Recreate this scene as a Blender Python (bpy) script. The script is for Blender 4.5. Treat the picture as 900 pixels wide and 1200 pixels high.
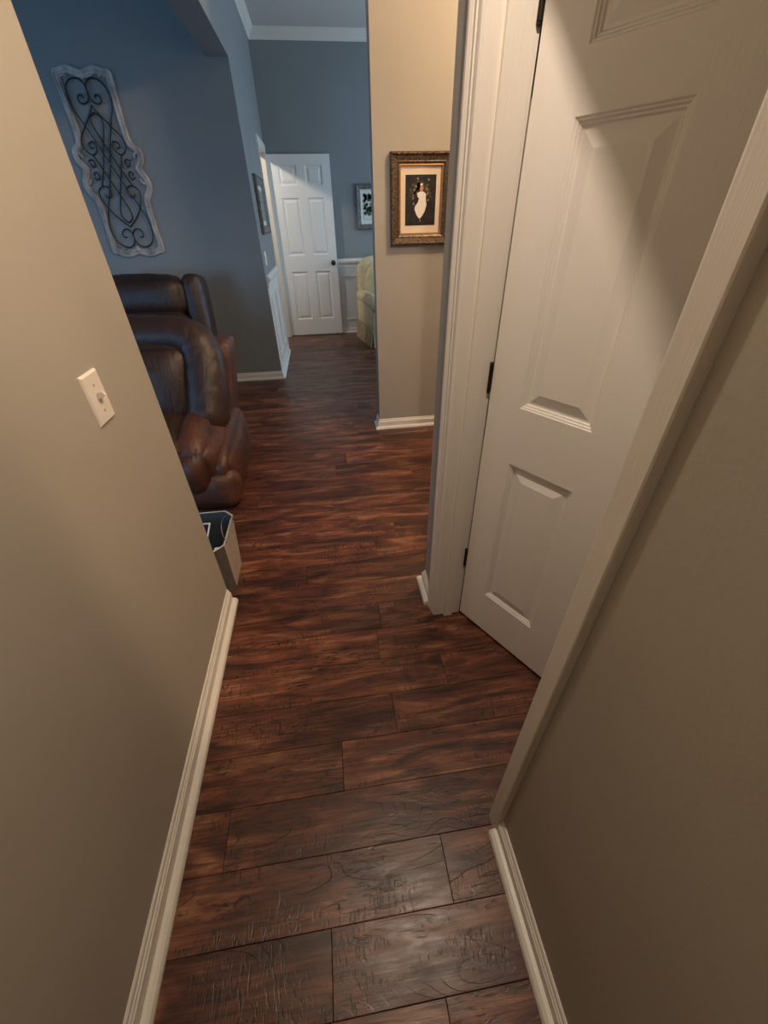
import bpy, bmesh, math, random
from mathutils import Vector, Matrix, noise
random.seed(7)
scene = bpy.context.scene
COL = scene.collection
for o in list(bpy.data.objects):
    bpy.data.objects.remove(o)

# ------------------------------------------------------------------ camera
cam_d = bpy.data.cameras.new('camera'); cam = bpy.data.objects.new('camera', cam_d); COL.objects.link(cam)
cam_d.sensor_fit = 'VERTICAL'; cam_d.sensor_height = 36.0; cam_d.sensor_width = 27.0
cam_d.lens = 467.24 / 1200 * 36.0
cam_d.clip_start = 0.02
_r = Vector((0.99027, -0.13778, -0.01969)); _u = Vector((0.09748, 0.58561, 0.80471)); _f = Vector((0.09935, 0.79879, -0.59335))
m4 = Matrix(((_r.x, _u.x, -_f.x, 0), (_r.y, _u.y, -_f.y, 0), (_r.z, _u.z, -_f.z, 1.4), (0, 0, 0, 1)))
cam.matrix_world = m4
scene.camera = cam

# ------------------------------------------------------------------ world, lights, exposure
w = bpy.data.worlds.new('world'); scene.world = w; w.use_nodes = True
w.node_tree.nodes['Background'].inputs[0].default_value = (0.55, 0.7, 1, 1)
w.node_tree.nodes['Background'].inputs[1].default_value = 0.3
scene.view_settings.view_transform = 'Standard'; scene.view_settings.look = 'None'
scene.view_settings.exposure = 0.0; scene.view_settings.gamma = 1.0
scene.view_settings.use_curve_mapping = False

def point(name, loc, energy, col, rad):
    l = bpy.data.lights.new(name, 'POINT'); l.energy = energy; l.color = col; l.shadow_soft_size = rad
    o = bpy.data.objects.new(name, l); o.location = loc; COL.objects.link(o); return o
def area(name, loc, target, sx, sy, energy, col):
    l = bpy.data.lights.new(name, 'AREA'); l.shape = 'RECTANGLE'; l.size = sx; l.size_y = sy; l.energy = energy; l.color = col
    o = bpy.data.objects.new(name, l); o.location = loc; COL.objects.link(o)
    o.rotation_euler = (Vector(target) - Vector(loc)).to_track_quat('-Z', 'Y').to_euler(); return o

WARM = (1.0, 0.80, 0.62)
AMBER = (1.0, 0.715, 0.46)
hl_d = bpy.data.lights.new('hall_ceiling_light', 'SPOT'); hl_d.energy = 56; hl_d.color = WARM; hl_d.shadow_soft_size = 0.013
hl_d.spot_size = math.radians(165); hl_d.spot_blend = 0.25
hl = bpy.data.objects.new('hall_ceiling_light', hl_d); hl.location = (0.195, 0.50, 2.39); COL.objects.link(hl)
point('kitchen_ceiling_light', (1.42, 2.02, 2.86), 95, AMBER, 0.09)
point('side_room_light', (-1.35, 5.70, 2.40), 62, (1.0, 0.88, 0.74), 0.05)
area('living_window_light', (-4.55, 1.7, 1.45), (0, 2.2, 1.3), 2.6, 1.6, 30, (0.32, 0.62, 1.0))
fwl = area('front_window_light', (-2.75, -1.15, 1.45), (-1.55, 4.5, 0.45), 1.3, 1.2, 11, (0.26, 0.60, 1.0)); fwl.data.spread = math.radians(85)
area('foyer_window_light', (3.45, 4.9, 1.6), (0, 5.2, 1.5), 2.4, 1.9, 75, (0.58, 0.79, 1.0))

# ------------------------------------------------------------------ materials
def newmat(name):
    m = bpy.data.materials.new(name); m.use_nodes = True
    nt = m.node_tree; b = nt.nodes['Principled BSDF']
    return m, nt, b
def N(nt, t, **kw):
    n = nt.nodes.new(t)
    for k, v in kw.items():
        setattr(n, k, v)
    return n
def ramp(nt, fac, stops):
    r = nt.nodes.new('ShaderNodeValToRGB')
    e = r.color_ramp.elements
    while len(e) < len(stops): e.new(0.5)
    for i, (p, c) in enumerate(stops):
        e[i].position = p; e[i].color = (*c, 1) if len(c) == 3 else c
    nt.links.new(fac, r.inputs[0]); return r
def mixc(nt, fac, a, b, mode='MIX'):
    n = nt.nodes.new('ShaderNodeMix'); n.data_type = 'RGBA'; n.blend_type = mode
    for sock, v in ((n.inputs[0], fac), (n.inputs[6], a), (n.inputs[7], b)):
        if hasattr(v, 'is_linked') or hasattr(v, 'links'): nt.links.new(v, sock)
        elif isinstance(v, (int, float)): sock.default_value = v
        else: sock.default_value = (*v, 1)
    return n.outputs[2]
def plain(name, col, rough=0.5, metal=0.0, bump=0.0, bscale=200, var=0.0, vscale=6, stretch=None, spec=None, coat=0):
    m, nt, b = newmat(name)
    b.inputs['Base Color'].default_value = (*col, 1); b.inputs['Roughness'].default_value = rough
    b.inputs['Metallic'].default_value = metal
    if spec is not None: b.inputs['Specular IOR Level'].default_value = spec
    if coat: b.inputs['Coat Weight'].default_value = coat
    tc = N(nt, 'ShaderNodeTexCoord'); src = tc.outputs['Object']
    if stretch:
        mp = N(nt, 'ShaderNodeMapping'); mp.inputs['Scale'].default_value = stretch
        nt.links.new(src, mp.inputs[0]); src = mp.outputs[0]
    if var:
        n = N(nt, 'ShaderNodeTexNoise'); n.inputs['Scale'].default_value = vscale; n.inputs['Detail'].default_value = 6
        nt.links.new(src, n.inputs['Vector'])
        lo = tuple(max(0, c * (1 - var)) for c in col); hi = tuple(min(1, c * (1 + var)) for c in col)
        r = ramp(nt, n.outputs[0], [(0.3, lo), (0.7, hi)])
        nt.links.new(r.outputs[0], b.inputs['Base Color'])
    if bump:
        n = N(nt, 'ShaderNodeTexNoise'); n.inputs['Scale'].default_value = bscale; n.inputs['Detail'].default_value = 3
        nt.links.new(src, n.inputs['Vector'])
        bp = N(nt, 'ShaderNodeBump'); bp.inputs['Strength'].default_value = bump; bp.inputs['Distance'].default_value = 0.002
        nt.links.new(n.outputs[0], bp.inputs['Height']); nt.links.new(bp.outputs[0], b.inputs['Normal'])
    return m

PAINT = plain('beige_wall_paint', (0.40, 0.367, 0.308), 0.60, bump=0.16, bscale=140, var=0.03, vscale=3)
SLATE = plain('slate_wall_paint', (0.240, 0.258, 0.265), 0.60, bump=0.16, bscale=140, var=0.03, vscale=3)
CEIL = plain('textured_ceiling', (0.62, 0.60, 0.57), 0.9, bump=1.0, bscale=90, var=0.06, vscale=60)
TRIM = plain('trim_paint', (0.74, 0.71, 0.65), 0.38, bump=0.1, bscale=40, stretch=(1, 1, 1))
CASE = plain('casing_paint', (0.73, 0.69, 0.63), 0.42, bump=0.35, bscale=60, stretch=(6, 6, 0.25))
DOORW = plain('door_paint', (0.76, 0.73, 0.69), 0.42, bump=0.30, bscale=45, stretch=(5, 5, 0.35))
FARW = plain('white_door_paint', (0.80, 0.80, 0.79), 0.4, bump=0.1, bscale=45, stretch=(5, 5, 0.35))
WAIN = plain('wainscot_paint', (0.66, 0.645, 0.63), 0.45)
BRONZE = plain('dark_bronze', (0.035, 0.028, 0.022), 0.4, metal=0.7, var=0.3, vscale=50)
BRASS = plain('worn_brass', (0.62, 0.47, 0.27), 0.45, metal=0.5)
IRON = plain('black_iron', (0.012, 0.012, 0.014), 0.55)
PLATE = plain('switch_plastic', (0.80, 0.73, 0.66), 0.35)
SCREW = plain('screw_paint', (0.45, 0.40, 0.35), 0.4)
WHITEWASH = plain('whitewashed_wood', (0.43, 0.405, 0.39), 0.75, bump=0.7, bscale=60, var=0.38, vscale=22, stretch=(1, 1, 0.5))
BFRAME = plain('antique_gold', (0.115, 0.075, 0.048), 0.42, metal=0.45, bump=1.0, bscale=70, var=0.75, vscale=75)
FILLET = plain('gold_fillet', (0.42, 0.25, 0.12), 0.3, metal=0.6)
GFRAME = plain('antique_pewter', (0.17, 0.16, 0.15), 0.5, metal=0.35, bump=0.9, bscale=70, var=0.6, vscale=60)
MATB = plain('cream_mat', (0.78, 0.63, 0.47), 0.8)
MATW = plain('white_mat', (0.72, 0.70, 0.66), 0.8)
DARKP = plain('photo_dark', (0.018, 0.017, 0.020), 0.3, var=0.6, vscale=40)
DRESS = plain('photo_white', (0.78, 0.72, 0.66), 0.4, var=0.08, vscale=80)
SKIN = plain('photo_skin', (0.50, 0.20, 0.12), 0.4)
LEAF = plain('photo_leaf', (0.10, 0.085, 0.045), 0.4, var=0.5, vscale=120)
BLOOM = plain('photo_bloom', (0.30, 0.22, 0.15), 0.4)
GREENP = plain('photo_green', (0.13, 0.18, 0.10), 0.4, var=0.7, vscale=60)
LILAC = plain('photo_lilac', (0.55, 0.52, 0.72), 0.4)
UPH = plain('cream_upholstery', (0.62, 0.51, 0.31), 0.85, bump=0.4, bscale=300, var=0.12, vscale=14)
UPHD = plain('olive_upholstery', (0.30, 0.26, 0.16), 0.85, bump=0.4, bscale=300, var=0.12, vscale=14)
BINOUT = plain('grey_bin', (0.42, 0.37, 0.32), 0.6, var=0.18, vscale=14, stretch=(2, 2, 8), bump=0.2, bscale=60)
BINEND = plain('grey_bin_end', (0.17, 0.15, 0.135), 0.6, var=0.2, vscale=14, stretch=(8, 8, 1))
BINRIM = plain('bin_rim', (0.62, 0.60, 0.58), 0.4, metal=0.4)
BININ = plain('bin_inside', (0.10, 0.12, 0.14), 0.35, metal=0.3)
PAPERW = plain('paper_white', (0.72, 0.73, 0.75), 0.6)
NAVY = plain('navy_cover', (0.03, 0.05, 0.09), 0.3)
WIRE = plain('wire', (0.20, 0.18, 0.16), 0.4, metal=0.8)

def leather(name, stops, edge):
    m, nt, b = newmat(name)
    tc = N(nt, 'ShaderNodeTexCoord'); ge = N(nt, 'ShaderNodeNewGeometry')
    n1 = N(nt, 'ShaderNodeTexNoise'); n1.inputs['Scale'].default_value = 4.5; n1.inputs['Detail'].default_value = 5; n1.inputs['Roughness'].default_value = 0.6
    nt.links.new(tc.outputs['Object'], n1.inputs['Vector'])
    r = ramp(nt, n1.outputs[0], stops)
    # rubbed seams and ridges: worn colour on convex edges
    pr = ramp(nt, ge.outputs['Pointiness'], [(0.50, (0, 0, 0)), (0.60, (1, 1, 1))])
    c = mixc(nt, pr.outputs[0], r.outputs[0], edge)
    nt.links.new(c, b.inputs['Base Color'])
    b.inputs['Roughness'].default_value = 0.47
    n2 = N(nt, 'ShaderNodeTexNoise'); n2.inputs['Scale'].default_value = 9; n2.inputs['Detail'].default_value = 4; n2.inputs['Distortion'].default_value = 1.2
    mp = N(nt, 'ShaderNodeMapping'); mp.inputs['Scale'].default_value = (1.6, 1, 0.6)
    nt.links.new(tc.outputs['Object'], mp.inputs[0]); nt.links.new(mp.outputs[0], n2.inputs['Vector'])
    n3 = N(nt, 'ShaderNodeTexVoronoi'); n3.inputs['Scale'].default_value = 260
    nt.links.new(tc.outputs['Object'], n3.inputs['Vector'])
    b1 = N(nt, 'ShaderNodeBump'); b1.inputs['Strength'].default_value = 0.45; b1.inputs['Distance'].default_value = 0.02
    b2 = N(nt, 'ShaderNodeBump'); b2.inputs['Strength'].default_value = 0.15; b2.inputs['Distance'].default_value = 0.001
    nt.links.new(n2.outputs[0], b1.inputs['Height']); nt.links.new(n3.outputs[0], b2.inputs['Height'])
    nt.links.new(b1.outputs[0], b2.inputs['Normal']); nt.links.new(b2.outputs[0], b.inputs['Normal'])
    return m
LEATHER = leather('dark_brown_leather', [(0.30, (0.012, 0.009, 0.008)), (0.55, (0.022, 0.014, 0.011)), (0.80, (0.060, 0.024, 0.014))], (0.08, 0.032, 0.02))
LEATHER2 = leather('worn_warm_lit_leather', [(0.30, (0.022, 0.011, 0.008)), (0.52, (0.055, 0.021, 0.012)), (0.75, (0.13, 0.045, 0.022))], (0.15, 0.055, 0.03))  # browner copy: wear, plus warm light on arms and shell put into the colour

def floor_mat():
    m, nt, b = newmat('hickory_laminate')
    L = nt.links.new
    tc = N(nt, 'ShaderNodeTexCoord'); oi = N(nt, 'ShaderNodeObjectInfo')
    cb = N(nt, 'ShaderNodeCombineXYZ')
    for k, i in ((37.0, 0), (91.0, 1), (13.0, 2)):
        mu = N(nt, 'ShaderNodeMath', operation='MULTIPLY'); mu.inputs[1].default_value = k
        L(oi.outputs['Random'], mu.inputs[0]); L(mu.outputs[0], cb.inputs[i])
    ad = N(nt, 'ShaderNodeVectorMath', operation='ADD'); L(tc.outputs['Object'], ad.inputs[0]); L(cb.outputs[0], ad.inputs[1])
    P = ad.outputs[0]
    def mapped(s):
        mp = N(nt, 'ShaderNodeMapping'); mp.inputs['Scale'].default_value = s; L(P, mp.inputs[0]); return mp.outputs[0]
    def nz(s, scale=1, detail=5, dist=0.0, rough=0.55):
        n = N(nt, 'ShaderNodeTexNoise'); n.inputs['Scale'].default_value = scale; n.inputs['Detail'].default_value = detail
        n.inputs['Distortion'].default_value = dist; n.inputs['Roughness'].default_value = rough
        L(mapped(s), n.inputs['Vector']); return n.outputs[0]
    tone = nz((3.0, 16, 1), 1, 4, 0.9, 0.6)
    col = ramp(nt, tone, [(0.34, (0.036, 0.013, 0.009)), (0.46, (0.090, 0.030, 0.018)), (0.56, (0.155, 0.056, 0.030)), (0.68, (0.26, 0.122, 0.068))]).outputs[0]
    fine = nz((7, 170, 1), 1, 4, 0.3)
    fr = ramp(nt, fine, [(0.33, (0.50, 0.47, 0.45)), (0.58, (1.2, 1.18, 1.15))]).outputs[0]
    col = mixc(nt, 1.0, col, fr, 'MULTIPLY')
    # cathedral growth rings, thin dark lines
    ct = N(nt, 'ShaderNodeMath', operation='MULTIPLY'); ct.inputs[1].default_value = 15.0
    L(nz((2.6, 9.0, 1), 1, 1.5, 0.5, 0.4), ct.inputs[0])
    cf = N(nt, 'ShaderNodeMath', operation='FRACT'); L(ct.outputs[0], cf.inputs[0])
    lines = ramp(nt, cf.outputs[0], [(0.0, (1, 1, 1)), (0.08, (0, 0, 0))]).outputs[0]
    gate = ramp(nt, nz((3.5, 8, 1), 1, 2), [(0.48, (0, 0, 0)), (0.62, (1, 1, 1))]).outputs[0]
    lg = mixc(nt, 1.0, lines, gate, 'MULTIPLY')
    # cross-grain chatter: short dark ticks
    tick = ramp(nt, nz((150, 34, 1), 1, 2, 0.6), [(0.54, (0, 0, 0)), (0.63, (1, 1, 1))]).outputs[0]
    tick2 = ramp(nt, nz((26, 130, 1), 1, 2, 0.5), [(0.54, (0, 0, 0)), (0.62, (1, 1, 1))]).outputs[0]
    g2 = ramp(nt, nz((4, 11, 1), 1, 3), [(0.50, (0, 0, 0)), (0.60, (1, 1, 1))]).outputs[0]
    g3 = ramp(nt, nz((3.3, 13, 1.7), 1.3, 3), [(0.52, (0, 0, 0)), (0.62, (1, 1, 1))]).outputs[0]
    tk = mixc(nt, 1.0, mixc(nt, 1.0, tick, g2, 'MULTIPLY'), mixc(nt, 1.0, tick2, g3, 'MULTIPLY'), 'LIGHTEN')
    # dark smoky knots
    kn = ramp(nt, nz((5.0, 9, 1), 1, 5, 1.2, 0.65), [(0.56, (0, 0, 0)), (0.74, (1, 1, 1))]).outputs[0]
    col = mixc(nt, lg, col, (0.018, 0.009, 0.007))
    ml = N(nt, 'ShaderNodeMath', operation='MULTIPLY'); ml.inputs[1].default_value = 0.85
    L(tk, ml.inputs[0]); col = mixc(nt, ml.outputs[0], col, (0.016, 0.009, 0.007))
    mk = N(nt, 'ShaderNodeMath', operation='MULTIPLY'); mk.inputs[1].default_value = 0.8
    L(kn, mk.inputs[0]); col = mixc(nt, mk.outputs[0], col, (0.020, 0.012, 0.010))
    # plank to plank tone
    rr = N(nt, 'ShaderNodeMapRange'); rr.inputs[3].default_value = 0.82; rr.inputs[4].default_value = 1.35
    L(oi.outputs['Random'], rr.inputs[0])
    vm = N(nt, 'ShaderNodeVectorMath', operation='SCALE'); L(col, vm.inputs[0]); L(rr.outputs[0], vm.inputs['Scale'])
    L(vm.outputs[0], b.inputs['Base Color'])
    ro = ramp(nt, nz((12, 60, 1), 1, 3), [(0.3, (0.30,) * 3), (0.7, (0.43,) * 3)]).outputs[0]
    L(ro, b.inputs['Roughness'])
    h = mixc(nt, 0.5, fine, nz((5, 14, 1), 1, 2, 0.5))
    h2 = mixc(nt, 1.0, h, lg, 'SUBTRACT'); h3 = mixc(nt, 0.8, h2, tk, 'SUBTRACT')
    bp = N(nt, 'ShaderNodeBump'); bp.inputs['Strength'].default_value = 0.26; bp.inputs['Distance'].default_value = 0.0016
    L(h3, bp.inputs['Height']); L(bp.outputs[0], b.inputs['Normal'])
    return m
FLOOR = floor_mat()

# ------------------------------------------------------------------ helpers
def link(name, bm, mat, parent=None, smooth=False, loc=None):
    me = bpy.data.meshes.new(name)
    bmesh.ops.recalc_face_normals(bm, faces=bm.faces)
    if smooth:
        for f in bm.faces: f.smooth = True
    bm.to_mesh(me); bm.free()
    for mm in (mat if isinstance(mat, (list, tuple)) else [mat]): me.materials.append(mm)
    o = bpy.data.objects.new(name, me); COL.objects.link(o)
    if parent: o.parent = parent
    if loc is not None: o.location = loc
    return o
def tag(o, label, cat, group=None, kind=None):
    o['label'] = label; o['category'] = cat
    if group: o['group'] = group
    if kind: o['kind'] = kind
    return o
def empty(name, loc, rz, label, cat, group=None, kind=None):
    o = bpy.data.objects.new(name, None); COL.objects.link(o); o.location = loc; o.rotation_euler = (0, 0, rz)
    o.empty_display_size = 0.1
    return tag(o, label, cat, group, kind)
def bx(bm, x0, x1, y0, y1, z0, z1, M=None):
    vs = [bm.verts.new(Vector(p)) for p in ((x0, y0, z0), (x1, y0, z0), (x1, y1, z0), (x0, y1, z0), (x0, y0, z1), (x1, y0, z1), (x1, y1, z1), (x0, y1, z1))]
    if M:
        for v in vs: v.co = M @ v.co
    for f in ((0, 3, 2, 1), (4, 5, 6, 7), (0, 1, 5, 4), (1, 2, 6, 5), (2, 3, 7, 6), (3, 0, 4, 7)):
        bm.faces.new([vs[i] for i in f])
def box_obj(name, b, mat, parent=None, bevel=0.0):
    bm = bmesh.new(); bx(bm, *b)
    if bevel:
        bmesh.ops.bevel(bm, geom=list(bm.edges), offset=bevel, segments=2, affect='EDGES', profile=0.7)
    return link(name, bm, mat, parent)
def prism(bm, pts, axis, a0, a1):
    """extrude a 2-D outline along axis ('x','y','z') from a0 to a1; pts are the other two coordinates in order"""
    def P(p, a):
        return {'x': (a, p[0], p[1]), 'y': (p[0], a, p[1]), 'z': (p[0], p[1], a)}[axis]
    A = [bm.verts.new(P(p, a0)) for p in pts]; B = [bm.verts.new(P(p, a1)) for p in pts]
    n = len(pts)
    for i in range(n): bm.faces.new((A[i], A[(i + 1) % n], B[(i + 1) % n], B[i]))
    bm.faces.new(A); bm.faces.new(B[::-1])
def sweep(bm, path, prof, side=1):
    """sweep a (offset, z) profile along a floor path with mitred corners; offset grows to the left (side=1) of travel"""
    n = len(path); rings = []
    for i, p in enumerate(path):
        p = Vector(p)
        d0 = (p - Vector(path[i - 1])).normalized() if i else None
        d1 = (Vector(path[i + 1]) - p).normalized() if i < n - 1 else None
        if d0 is None: d0 = d1
        if d1 is None: d1 = d0
        n0 = Vector((-d0.y, d0.x)) * side; n1 = Vector((-d1.y, d1.x)) * side
        mm = (n0 + n1).normalized(); mm /= max(0.3, mm.dot(n0))
        rings.append([bm.verts.new((p.x + mm.x * o, p.y + mm.y * o, z)) for o, z in prof])
    k = len(prof)
    for a, b in zip(rings, rings[1:]):
        for j in range(k): bm.faces.new((a[j], a[(j + 1) % k], b[(j + 1) % k], b[j]))
    bm.faces.new(rings[0]); bm.faces.new(rings[-1][::-1])
def catmull(pts, sub=6):
    P = [Vector(p) for p in pts]; out = []
    for i in range(len(P) - 1):
        p0 = P[max(i - 1, 0)]; p1 = P[i]; p2 = P[i + 1]; p3 = P[min(i + 2, len(P) - 1)]
        for s in range(sub):
            t = s / sub
            out.append(0.5 * ((2 * p1) + (p2 - p0) * t + (2 * p0 - 5 * p1 + 4 * p2 - p3) * t * t + (3 * p1 - p0 - 3 * p2 + p3) * t ** 3))
    out.append(P[-1]); return out
def tube(bm, pts, rad, seg=8, flat=1.0, roundcap=False):
    pts = [Vector(p) for p in pts]; n = len(pts)
    if not hasattr(rad, '__len__'): rad = [rad] * n
    rings = []; ref = None
    if roundcap:
        a, b = pts[0], pts[-1]; da = (pts[0] - pts[1]).normalized(); db = (pts[-1] - pts[-2]).normalized(); ra, rb = rad[0], rad[-1]
        pts = [a + da * ra * 0.95, a + da * ra * 0.7] + pts + [b + db * rb * 0.7, b + db * rb * 0.95]
        rad = [ra * 0.25, ra * 0.7] + list(rad) + [rb * 0.7, rb * 0.25]; n = len(pts)
    for i in range(n):
        d = (pts[min(i + 1, n - 1)] - pts[max(i - 1, 0)]).normalized()
        if ref is None:
            ref = d.orthogonal().normalized()
        ref = (ref - d * ref.dot(d)).normalized(); b2 = d.cross(ref)
        rings.append([bm.verts.new(pts[i] + (ref * math.cos(2 * math.pi * k / seg) + b2 * math.sin(2 * math.pi * k / seg) * flat) * rad[i]) for k in range(seg)])
    for a, b in zip(rings, rings[1:]):
        for k in range(seg): bm.faces.new((a[k], a[(k + 1) % seg], b[(k + 1) % seg], b[k]))
    bm.faces.new(rings[0][::-1]); bm.faces.new(rings[-1])
def lathe(bm, prof, seg=20, M=None):
    rings = []
    for r, z in prof:
        ring = [bm.verts.new((r * math.cos(2 * math.pi * k / seg), r * math.sin(2 * math.pi * k / seg), z)) for k in range(seg)]
        if M:
            for v in ring: v.co = M @ v.co
        rings.append(ring)
    for a, b in zip(rings, rings[1:]):
        for k in range(seg): bm.faces.new((a[k], a[(k + 1) % seg], b[(k + 1) % seg], b[k]))
    bm.faces.new(rings[0][::-1]); bm.faces.new(rings[-1])
def pillow(name, centre, dims, mat, parent, r=0.06, puff=0.02, n=10, rot=(0, 0, 0), wrinkle=0.006, seed=0.0):
    """soft rounded block: rounded box with bulged faces and a little cloth wrinkle"""
    bm = bmesh.new(); h = Vector(dims) / 2; r = min(r, *h)
    idx = {}
    def vert(p):
        key = tuple(round(c, 5) for c in p)
        if key not in idx: idx[key] = bm.verts.new(p)
        return idx[key]
    for ax in range(3):
        for s in (-1, 1):
            for i in range(n):
                for j in range(n):
                    q = []
                    for a, b in ((i, j), (i + 1, j), (i + 1, j + 1), (i, j + 1)):
                        c = [0, 0, 0]; c[ax] = s
                        c[(ax + 1) % 3] = math.sin((2 * a / n - 1) * math.pi / 2); c[(ax + 2) % 3] = math.sin((2 * b / n - 1) * math.pi / 2)
                        q.append(vert(c))
                    bm.faces.new(q)
    for v in bm.verts:
        c = Vector(v.co); p = Vector((c.x * h.x, c.y * h.y, c.z * h.z))
        inn = Vector([max(-(h[k] - r), min(h[k] - r, p[k])) for k in range(3)])
        d = p - inn
        if d.length > 1e-9: p = inn + d.normalized() * min(r, max(abs(d.x), abs(d.y), abs(d.z)))
        w_ = [(1 - c[k] ** 2) for k in range(3)]
        bul = Vector((math.copysign(1, c.x) * abs(c.x) ** 4 * w_[1] * w_[2], math.copysign(1, c.y) * abs(c.y) ** 4 * w_[0] * w_[2], math.copysign(1, c.z) * abs(c.z) ** 4 * w_[0] * w_[1]))
        p += bul * puff
        if wrinkle:
            nv = noise.noise(Vector((p.x * 9 + seed, p.y * 9, p.z * 9))) + 0.5 * noise.noise(Vector((p.x * 22, p.y * 22 + seed, p.z * 22)))
            p += p.normalized() * nv * wrinkle
        v.co = p
    M = Matrix.Translation(Vector(centre)) @ (Matrix.Rotation(rot[2], 4, 'Z') @ Matrix.Rotation(rot[1], 4, 'Y') @ Matrix.Rotation(rot[0], 4, 'X'))
    bm.transform(M)
    return link(name, bm, mat, parent, smooth=True)

# ------------------------------------------------------------------ room shell
HW, RW = -0.553, 0.348          # hall wall faces
H1, H2 = 2.44, 3.05             # ceilings
def wall(name, boxes, label, mat=PAINT):
    bm = bmesh.new()
    for b in boxes: bx(bm, *b)
    o = link(name, bm, mat); tag(o, label, 'wall', kind='structure'); return o
bm = bmesh.new(); bx(bm, -4.7, 3.7, -1.35, 6.72, -0.06, -0.0125)
floor = link('floor', bm, FLOOR); tag(floor, 'dark reddish brown hand-scraped wood plank floor', 'floor', kind='structure')

wl = wall('wall_left', [(-0.69, HW, -1.2, 1.322, 0, H2)], 'beige painted hallway wall carrying the light switch')
wr = wall('wall_right', [(RW, 0.455, -1.2, 0.362, 0, H2), (RW, 0.455, 1.108, 1.296, 0, H2), (RW, 0.455, 0.362, 1.108, 2.045, H2), (0.455, 3.5, 1.165, 1.296, 0, H2), (HW, RW, 1.165, 1.296, H1, H2)], 'hallway wall on the right with the white door')
wall('wall_behind', [(-4.6, -3.45, -1.32, -1.2, 0, H2), (-2.05, 3.5, -1.32, -1.2, 0, H2), (-3.45, -2.05, -1.32, -1.2, 0, 0.8), (-3.45, -2.05, -1.32, -1.2, 2.1, H2)], 'wall behind the viewer')
wall('wall_closet', [(2.0, 2.1, -1.2, 1.165, 0, H1)], 'plain wall inside the room behind the white door')
wall('wall_header', [(-0.694, -0.524, 1.322, 4.54, 2.395, H2)], 'blue grey header over the living room opening', SLATE)
wall('wall_living', [(-4.6, -0.526, 4.54, 4.66, 0, H2)], 'slate blue wall carrying the scrollwork panel', SLATE)
wall('wall_foyer_left', [(-0.646, -0.526, 4.66, 5.75, 0, H2), (-0.646, -0.526, 6.48, 6.57, 0, H2), (-0.646, -0.526, 5.75, 6.48, 2.065, H2)], 'blue grey side wall with white wainscot and doorway', SLATE)
wall('wall_foyer_back', [(-2.6, 3.5, 6.57, 6.70, 0, H2)], 'slate blue far wall behind the open white door', SLATE)
wall('wall_centre', [(0.363, 3.5, 3.05, 3.17, 0, H2)], 'beige wall end carrying the gold framed portrait')
wall('wall_foyer_right', [(3.5, 3.62, 1.2, 3.7, 0, H2), (3.5, 3.62, 6.1, 6.7, 0, H2), (3.5, 3.62, 3.7, 6.1, 0, 0.6), (3.5, 3.62, 3.7, 6.1, 2.6, H2)], 'right outer wall with window opening', SLATE)
wall('wall_living_left', [(-4.72, -4.6, -1.32, 0.4, 0, H2), (-4.72, -4.6, 3.0, 4.66, 0, H2), (-4.72, -4.6, 0.4, 3.0, 0, 0.6), (-4.72, -4.6, 0.4, 3.0, 2.3, H2)], 'left outer wall with window opening', SLATE)
wall('wall_side_room', [(-2.7, -2.6, 4.66, 6.70, 0, H2)], 'wall of the room beyond the far doorway')
bm = bmesh.new(); bx(bm, -4.72, 3.62, -1.32, 6.70, H2, H2 + 0.08)
tag(link('ceiling', bm, CEIL), 'white textured ceiling above the far room', 'ceiling', kind='structure')
bm = bmesh.new(); bx(bm, HW, 2.1, -1.2, 1.165, H1, H1 + 0.06)
tag(link('ceiling_hall', bm, CEIL), 'flat ceiling over the hallway', 'ceiling', kind='structure')

# floor planks ------------------------------------------------------
PW, Y0 = 0.1437, 0.0576
plank_cache = {}
def plank_mesh(L):
    L = round(L, 3)
    if L in plank_cache: return plank_cache[L]
    bm = bmesh.new(); g = 0.0003; c = 0.0011; d = 0.0012
    def ring(i, z): return [bm.verts.new((sx * (L / 2 - i), sy * (PW / 2 - i), z)) for sx, sy in ((-1, -1), (1, -1), (1, 1), (-1, 1))]
    a = ring(g, -0.012); b = ring(g, -d); t = ring(g + c, 0.0)
    for p, q in ((a, b), (b, t)):
        for k in range(4): bm.faces.new((p[k], p[(k + 1) % 4], q[(k + 1) % 4], q[k]))
    bm.faces.new(t); bm.faces.new(a[::-1])
    bmesh.ops.recalc_face_normals(bm, faces=bm.faces)
    me = bpy.data.meshes.new('plank'); bm.to_mesh(me); bm.free(); me.materials.append(FLOOR)
    plank_cache[L] = me; return me
known = {-1: 0.119, 0: -0.130, 1: 0.179, 2: -0.416, 3: -0.082, 4: 0.107, 5: 0.322}
PL = 1.22
for k in range(-4, 45):
    ya = Y0 + k * PW; yc = ya + PW / 2
    if ya + PW > 6.56: break
    if yc < 1.25: lo, hi = -0.62, 1.05
    elif yc < 4.55: lo, hi = -1.75, 1.75
    else: lo, hi = -0.60, 1.75
    s = known.get(k, random.uniform(0, PL))
    x = s - PL * math.ceil((s - lo) / PL)
    while x < hi:
        a, b = max(x, lo), min(x + PL, hi)
        if b - a > 0.02:
            o = bpy.data.objects.new('plank', plank_mesh(b - a)); COL.objects.link(o)
            o.location = ((a + b) / 2, yc, 0); o.parent = floor
        x += PL

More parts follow.
